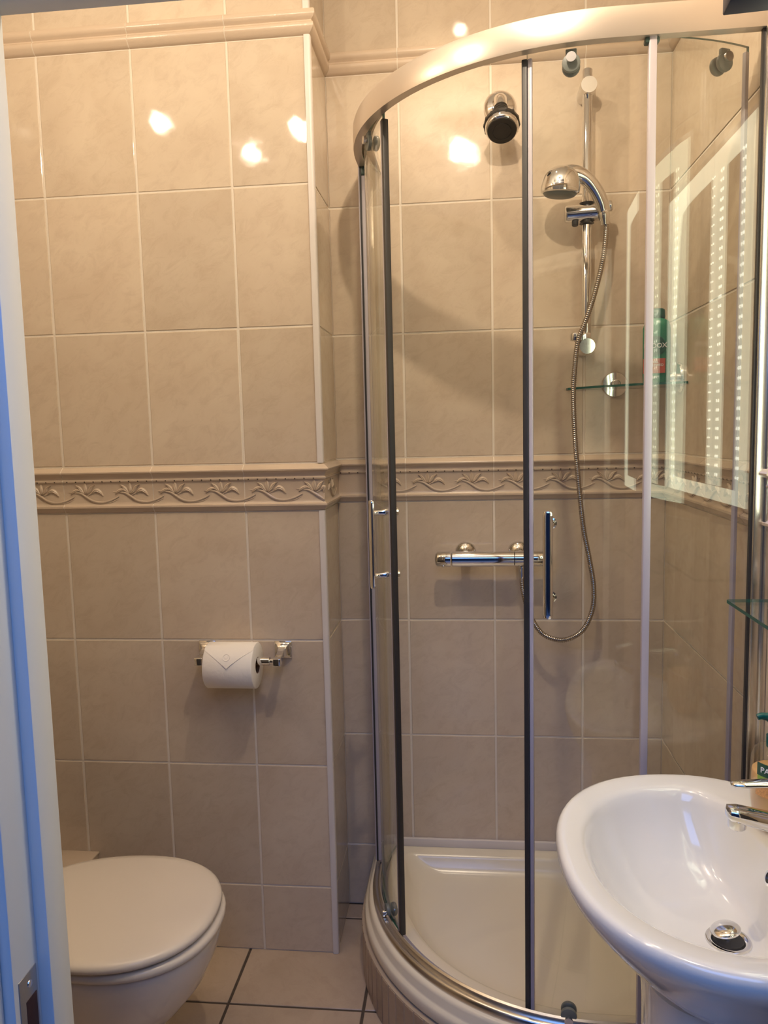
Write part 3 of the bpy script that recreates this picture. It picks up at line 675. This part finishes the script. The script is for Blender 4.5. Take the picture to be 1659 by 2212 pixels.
text('lettering', 'RADOX', .0165, m_white, lb, onb(BZ + .098)); text('lettering', 'FEEL\nREFRESHED', .0085, m_white, l2, onb(BZ + .052)); 
text('lettering', 'MINT', .009, m_white, t, onb(BZ + .016))

# ================================================================== TOILET
TX0, TY = -1.10, 1.530
t = thing('toilet', 'ivory toilet with closed lid standing on the left, facing right', 'toilet', (-.85, TY, 0))
def oval(xf, xb, hw, z, n=56, p=2.2, yc=TY, sq=1.0):
    """egg outline: front tip xf, back end xb, half width hw"""
    cx = xf - hw * 1.08; out = []
    for j in range(n):
        a = 2 * PI * j / n; c_, s_ = cos(a), sin(a)
        rx = (xf - cx) if c_ > 0 else (cx - xb)
        pw = 2 / p
        out.append(Vector((cx + rx * math.copysign(abs(c_) ** pw, c_), yc + hw * math.copysign(abs(s_) ** pw, s_), z)))
    return out
b = MB()
b.loft([oval(-.79, -1.12, .115, 0.0005), oval(-.785, -1.12, .120, .02), oval(-.765, -1.12, .118, .07), oval(-.735, -1.12, .112, .11), oval(-.690, -1.12, .118, .155), oval(-.635, -1.12, .140, .205),
        oval(-.590, -1.12, .163, .262), oval(-.566, -1.12, .178, .315), oval(-.557, -1.12, .184, .350), oval(-.556, -1.12, .186, .372), oval(-.560, -1.12, .184, .378)])
b.build('bowl', m_pan, t, smooth=70)
b = MB(); b.loft([oval(-.551, -1.04, .189, .379), oval(-.546, -1.045, .194, .383), oval(-.545, -1.045, .195, .391), oval(-.549, -1.045, .192, .397), oval(-.556, -1.04, .186, .399)]); b.build('seat', m_seat, t, smooth=70)
b = MB(); b.loft([oval(-.566, -1.03, .190, .405), oval(-.556, -1.04, .200, .4065), oval(-.553, -1.045, .203, .412), oval(-.555, -1.045, .202, .419), oval(-.563, -1.04, .196, .4245), oval(-.580, -1.035, .180, .4265), oval(-.65, -1.0, .12, .4275)])
b.build('lid', m_seat, t, smooth=70)
for y in (-.08, .08):
    b = MB(); b.cyl((-1.055, TY + y, .379), (-1.055, TY + y, .42), .014, 18); b.build('hinge', m_chrome, t)
b = MB(); b.box(XL + .006, -1.10, TY - .19, TY + .19, .36, .74); b.build('cistern', m_pan, t, bevel=.02, seg=4)
b = MB(); b.box(XL + .004, -1.092, TY - .196, TY + .196, .741, .77); b.build('cistern_lid', m_pan, t, bevel=.008, seg=3)
b = MB(); b.lathe([(.022, .770), (.022, .775), (.018, .778)], (-1.18, TY, 0), n=24); b.build('flush_button', m_chrome, t)

# ================================================================== TOILET ROLL
t = thing('toilet_roll_holder', 'square chrome toilet roll holder screwed to the boxed wall', 'toilet roll holder', (-.598, YX, .88))
for x in (-.703, -.492):
    b = MB(); s = Vector((x, YX, .879)); X_, Y_, Z_ = Vector((1, 0, 0)), Vector((0, -1, 0)), Vector((0, 0, 1))
    def sqr(h, y, dz=0, dx=0): return [s + X_ * (i * h + dx) + Z_ * (k * h + dz) + Y_ * y for i, k in ((-1, -1), (1, -1), (1, 1), (-1, 1))]
    b.loft([sqr(.0235, .0005), sqr(.0235, .005), sqr(.020, .007), sqr(.0195, .010), sqr(.0150, .013), sqr(.0095, .022, -.002), sqr(.0085, .040, -.006), sqr(.0088, .058, -.011), sqr(.0105, .062, -.012), sqr(.0105, .082, -.013), sqr(.009, .0835, -.013)])
    b.build('post', m_chrome, t, bevel=.0006, seg=1, smooth=30)
b = MB(); zc, yc = .8665, YX - .071
b.lathe([(.0075, 0), (.0075, .012), (.0115, .013), (.0115, .040)], (-.6925, yc, zc), (1, 0, 0), 20); b.lathe([(.0115, 0), (.0115, .030), (.0075, .031), (.0075, .040)], (-.5425, yc, zc), (1, 0, 0), 20); b.cyl((-.66, yc, zc), (-.53, yc, zc), .010, 20)
b.build('spindle', m_chrome, t, smooth=40)
RC = Vector((-.6110, yc, .8560)); RR = .0605; RW = .0655; RI = .0215
t = thing('toilet_roll', 'white toilet roll folded to a point and embossed with a disc', 'toilet roll', tuple(RC))
b = MB(); n = 72; rings = []
for r_, x_ in ((RI, -RW), (RR - .002, -RW), (RR, -RW + .002), (RR, RW - .002), (RR - .002, RW), (RI, RW)):
    rings.append([RC + Vector((x_, r_ * cos(2 * PI * j / n), r_ * sin(2 * PI * j / n) )) for j in range(n)])
b.loft(rings, False, False); b.build('paper', m_paper, t, smooth=50)
b = MB(); b.loft([[RC + Vector((x_, r_ * cos(2 * PI * j / 36), r_ * sin(2 * PI * j / 36))) for j in range(36)] for r_, x_ in ((RI + .0002, -RW), (RI + .0002, RW), (RI - .0015, RW), (RI - .0015, -RW))] , False, False)
b.build('core', m_card, t, smooth=60)
def onroll(x, s_, d):   # s_: arc length down from the front-top
    a = rad(60) - s_ / RR; return RC + Vector((x, -(RR + d) * cos(a), (RR + d) * sin(a)))
b = MB(); gridu = 16; V = []
for i in range(gridu + 1):          # rows from straight top to the tip
    f = i / gridu; s_ = -.012 + f * .066; hw = (RW - .001) * (1 if s_ < .006 else max(.02, 1 - (s_ - .006) / .048))
    V.append([(hw * (j / 10 - 1), s_) for j in range(21)])
ringsF = [[onroll(x, s_, .0006 + .0024 * (k / gridu) ** 2) for x, s_ in row] for k, row in enumerate(V)]; ringsK = [[onroll(x, s_, .0001) for x, s_ in row] for row in V]
b.loft(ringsF, False, False, False); b.loft(ringsK, False, False, False)
for a_, k_ in ((0, 0), (20, 20)):
    pass
edgeF = [ringsF[i][0] for i in range(gridu + 1)] + [ringsF[i][20] for i in range(gridu, -1, -1)]; edgeK = [ringsK[i][0] for i in range(gridu + 1)] + [ringsK[i][20] for i in range(gridu, -1, -1)]
b.loft([edgeF, edgeK], False, False); b.build('folded_sheet', m_paper, t, smooth=60)
b = MB(); b.loft([[onroll(r_ * cos(2 * PI * j / 28) - .002, .027 + r_ * sin(2 * PI * j / 28), d_ + .0008) for j in range(28)] for r_, d_ in ((.0098, .0008), (.0095, .0022), (.0080, .0022), (.0074, .0012), (.0040, .0012), (.0034, .0020), (.0012, .0020))]); b.build('embossed_disc', m_paper, t, smooth=40)

# ================================================================== BASIN
t = thing('pedestal_basin', 'white oval pedestal wash basin against the right wall', 'wash basin', (.40, 1.15, 0))
BCX, BCY = .385, 1.150; ZRIM = .800
XBW = XW - .001
def bas(s_, z, dx=0.0, dy=0.0, a=.247, bb=.280, wall=True, n=72, pw=2.25):
    """basin outline scaled by s_ about its centre; the wall side is cut straight"""
    out = []
    for j in range(n):
        th = 2 * PI * j / n; c_, s2 = cos(th), sin(th); p = 2 / pw
        x = (a if c_ < 0 else .235) * math.copysign(abs(c_) ** p, c_) * s_
        y = bb * math.copysign(abs(s2) ** p, s2) * s_
        # soft narrowing to the wall
        X = BCX + dx + x
        if X > BCX: y *= 1 - .10 * ((X - BCX) / .18) ** 2
        X = min(X, XBW)
        out.append(Vector((X, BCY + dy + y, z)))
    return out
def inn(ax_, bx_, z, cx=.372, cy=BCY, axr=None, n=72, pw=2.2):
    axr = axr if axr is not None else ax_
    out = []
    for j in range(n):
        th = 2 * PI * j / n; c_, s2 = cos(th), sin(th); p = 2 / pw
        out.append(Vector((cx + (ax_ if c_ < 0 else axr) * math.copysign(abs(c_) ** p, c_), cy + bx_ * math.copysign(abs(s2) ** p, s2), z)))
    return out
b = MB()
R_ = [bas(.40, .604, dx=.025), bas(.47, .617, dx=.02), bas(.59, .646, dx=.014), bas(.71, .682, dx=.008), bas(.815, .716, dx=.004), bas(.893, .744), bas(.945, .763), bas(.976, .777), bas(.992, .788), bas(.995, .796), bas(.988, .8025), bas(.974, .8065), bas(.955, .8080), bas(.930, .8070),
      inn(.200, .234, .8050, .376, axr=.110), inn(.193, .226, .8015, .375, axr=.104), inn(.188, .220, .797, .375, axr=.099), inn(.182, .213, .783, .375, axr=.094), inn(.172, .200, .757, .378, axr=.085), inn(.155, .177, .725, .383, axr=.075), inn(.128, .142, .696, .390, axr=.066),
      inn(.095, .100, .678, .396, axr=.056), inn(.060, .062, .669, .398, axr=.046), inn(.034, .034, .6655, .398, axr=.034)]
b.loft(R_); b.build('bowl', m_cer, t, smooth=80)
b = MB(); PR = []
for z, w_ in ((.0005, 1.25), (.02, 1.22), (.06, 1.08), (.3, 1.02), (.55, 1.03), (.612, 1.06)):
    PR.append([Vector((min(.405 + .128 * w_ * math.copysign(abs(cos(2 * PI * j / 40)) ** .8, cos(2 * PI * j / 40)), XBW), BCY + .105 * w_ * math.copysign(abs(sin(2 * PI * j / 40)) ** .8, sin(2 * PI * j / 40)), z)) for j in range(40)])
b.loft(PR); b.build('pedestal', m_cer, t, smooth=60)
WD = Vector((.398, 1.150, .6660))
b = MB(); b.lathe([(.0335, -.004), (.0335, .0015), (.0325, .0030), (.029, .0032), (.0235, .0010), (.020, -.004), (.019, -.010)], WD, (0, 0, 1), 48, cap=False); ws = b.build('waste_ring', m_chrome, t, smooth=50)
b = MB(); b.lathe([(.0225, -.004), (.0225, .0028)], WD, (0, 0, 1), 30); b.build('waste_dark_disc', m_black, ws)  # solid black disc: the dark gap under the plug is put in its colour
b = MB(); ax = Vector((-.22, .08, 1)).normalized(); b.lathe([(.006, .0), (.006, .010), (.0175, .0115), (.0225, .014), (.0225, .0165), (.0195, .0195), (.010, .0215), (.001, .022)], WD + Vector((-.001, 0, .002)), ax, 40); b.build('plug', m_chrome, ws, smooth=40)
b = MB(); b.lathe([(.0125, 0), (.0125, .003), (.0085, .0035), (.0085, .001)], (.4575, 1.150, .770), Vector((-.93, 0, .36)), 28, cap=False); ov = b.build('overflow_ring', m_chrome, t, smooth=50)
b = MB(); b.lathe([(.009, 0), (.009, .0016)], (.4575, 1.150, .770), Vector((-.93, 0, .36)), 20); b.build('overflow_dark_disc', m_black, ov)  # flat black disc, shade inside the overflow put in as colour

# mixer tap
t = thing('mixer_tap', 'chrome single lever mixer tap at the back of the basin', 'tap', (.515, BCY, .812))
b = MB(); b.lathe([(.027, .8040), (.027, .812), (.0235, .819), (.0225, .85), (.0235, .885), (.0235, .905), (.020, .913), (.012, .917)], (.515, BCY, 0), n=36); b.build('body', m_chrome, t, smooth=50)
sp_ = [(.515, .848), (.492, .851), (.462, .8585), (.432, .8660), (.408, .8715), (.394, .8735)]
b = MB(); rings = []
for i, (x, z) in enumerate(sp_):
    hw, hh = [(.016, .017), (.0175, .0165), (.0165, .0150), (.0165, .0135), (.0165, .0125), (.0145, .0105)][i]
    rings.append([Vector((x + .22 * hh * sin(2 * PI * j / 28) * -.2, BCY + hw * math.copysign(abs(cos(2 * PI * j / 28)) ** .7, cos(2 * PI * j / 28)), z + hh * math.copysign(abs(sin(2 * PI * j / 28)) ** .8, sin(2 * PI * j / 28)))) for j in range(28)])
rings.append([Vector((.3905, p.y * .5 + BCY * .5, (p.z + .8735) / 2)) for p in rings[-1]])
b.loft(rings); b.build('spout', m_chrome, t, smooth=60)
b = MB(); b.lathe([(.0135, .866), (.0135, .852), (.0120, .850), (.0095, .850), (.0095, .853)], (.4065, BCY, 0), n=28); b.build('aerator', m_chrome, t, smooth=40)
b = MB(); rings = []
for x, z, hw, hh in ((.530, .921, .016, .006), (.515, .924, .020, .008), (.49, .9235, .0165, .0065), (.45, .9215, .012, .0050), (.415, .9195, .0110, .0048), (.400, .9190, .0085, .0044), (.396, .9190, .004, .0025)):
    rings.append([Vector((x, BCY + hw * cos(2 * PI * j / 24), z + hh * sin(2 * PI * j / 24))) for j in range(24)])
b.loft(rings); b.build('lever', m_chrome, t, smooth=60)

# hand soap pump bottle
SX, SY, SZ = .4970, 1.240, .8090
t = thing('soap_bottle', 'clear pump bottle of orange hand soap with a green label beside the tap', 'bottle', (SX, SY, SZ))
def sec(w_, d_, z, n=40): return [Vector((SX + d_ * cos(2 * PI * j / n), SY + w_ * sin(2 * PI * j / n), z)) for j in range(n)]
b = MB(); b.loft([sec(.028, .020, SZ), sec(.036, .028, SZ + .006), sec(.042, .034, SZ + .022), sec(.0435, .0365, SZ + .045), sec(.0425, .0362, SZ + .075), sec(.0415, .0355, SZ + .090), sec(.040, .034, SZ + .0915)]); b.build('soap', m_soap, t, smooth=70)
b = MB(); b.loft([sec(.030, .022, SZ - .0005), sec(.038, .030, SZ + .005), sec(.0442, .036, SZ + .022), sec(.0455, .0385, SZ + .045), sec(.0445, .0382, SZ + .075), sec(.0425, .0372, SZ + .112), sec(.037, .033, SZ + .125), sec(.026, .024, SZ + .133), sec(.0155, .015, SZ + .138), sec(.0145, .0145, SZ + .143)]); b.build('clear_shell', m_clear, t, smooth=70)
b = MB(); b.lathe([(.0165, .132), (.0165, .150), (.012, .153), (.006, .155), (.006, .172), (.016, .173), (.017, .182), (.013, .187)], (SX, SY, SZ), n=28)
b.tube([(SX, SY, SZ + .180), (SX - .012, SY, SZ + .181), (SX - .026, SY, SZ + .183), (SX - .032, SY, SZ + .181)], [.0075, .0072, .0055, .0048], 14); b.build('pump', m_teal, t, smooth=45)
def onsoap(z0, th0=PI + .55):   # wraps round the left/front side
    return lambda x, y, d: Vector((SX + (.0392 + d) * cos(th0 + x / .040), SY + (.0455 + d) * sin(th0 + x / .040), z0 + y))
def strip(name, z0, z1, matl, x0=-.040, x1=.05, d=.0006):
    b = MB(); f = onsoap(0); xs = [x0 + (x1 - x0) * k / 16 for k in range(17)]
    b.loft([[f(x, z0, -.0006), f(x, z0, d), f(x, z1, d), f(x, z1, -.0006)] for x in xs]); return b.build(name, matl, t, smooth=60)
lb = strip('green_label', SZ + .094, SZ + .1145, m_dgreen, x0=-.006); strip('lime_label', SZ + .085, SZ + .094, m_lgreen, x0=-.005); strip('flower_label', SZ + .060, SZ + .085, m_flower, x0=-.008)
text('lettering', 'PALMOLIVE', .0125, m_white, lb, onsoap(SZ + .104), ext=.0012, align='LEFT')

# ================================================================== MIRROR, GLASS SHELF AND WHAT IS ON IT
MY0, MY1, MZ0, MZ1 = .740, 1.432, 1.278, 2.060
t = thing('lit_mirror', 'mirror with glowing light strips on the right wall above the basin', 'mirror', (XR, (MY0 + MY1) / 2, MZ0))
XM = XW - .0062
b = MB(); b.box(XM, XW - .001, MY0, MY1, MZ0, MZ1); b.build('mirror_pane', m_mirror, t, bevel=.001)
d0, d1 = XM - .0012, XM + .0004
for y0_, y1_, z0_, z1_ in ((1.352, MY1 - .012, MZ0 + .012, MZ1 - .012), (1.165, 1.262, MZ0 + .045, MZ1 - .060), (.780, .860, MZ0 + .012, MZ1 - .012), (.862, 1.350, MZ1 - .060, MZ1 - .014), (.862, 1.350, MZ0 + .012, MZ0 + .043)):
    b = MB(); b.box(d0, d1, y0_, y1_, z0_, z1_); b.build('light_border', m_led, t)
for yy in (1.366, 1.236, 1.180):
    b = MB()
    for k in range(33):
        b.lathe([(.0040 if yy != 1.180 else .0024, 0), (.0030 if yy != 1.180 else .0018, .0015), (.001, .0022)], (d0 - .0002, yy, MZ0 + .070 + k * .0203), (-1, 0, 0), 8)
    b.build('diode_row', m_leddot, t)
SHZ = 1.140
t = thing('glass_shelf', 'green edged glass shelf with cut corners under the lit mirror', 'shelf', (XR, 1.1, SHZ))
X0 = .467
poly = [(XW - .001, 1.405), (X0 + .004, 1.405), (X0, 1.401), (X0, .875), (X0 + .03, .845), (XW - .001, .845)]
b = MB(); m = len(poly); b.v = [(x, y, SHZ) for x, y in poly] + [(x, y, SHZ + .006) for x, y in poly]
b.f = [tuple(range(m))[::-1], tuple(range(m, 2 * m))] + [(i, (i + 1) % m, m + (i + 1) % m, m + i) for i in range(m)]; b.m = [0, 0] + [1] * m; b.t = [(0, 0, 0)] * (m + 2)
b.build('glass_plate', [m_clear, m_edge], t, smooth=20)
for y in (1.345, 1.000):
    b = MB(); b.lathe([(.024, 0), (.024, .004), (.019, .005), (.019, .009), (.015, .010), (.015, .014), (.010, .015), (.010, .018)], (XW, y, SHZ + .022), (-1, 0, 0), 28); b.build('shelf_bracket', m_chrome, t, smooth=40)
def tumbler(y, x, lab):
    t = thing('glass_tumbler', lab, 'glass', (x, y, SHZ + .0065), 'tumblers on the glass shelf')
    b = MB(); z = SHZ + .0066
    b.lathe([(.0, .0), (.027, 0), (.029, .002), (.034, .094), (.0335, .096), (.0325, .094), (.0272, .012), (.0, .010)], (x, y, z), n=36, cap=False); b.build('tumbler_glass', m_clear, t, smooth=50)
tumbler(1.060, .526, 'clear glass tumbler on the shelf under the lit mirror, farther from the shower')
tumbler(1.165, .526, 'clear glass tumbler on the shelf under the lit mirror, nearer the shower')
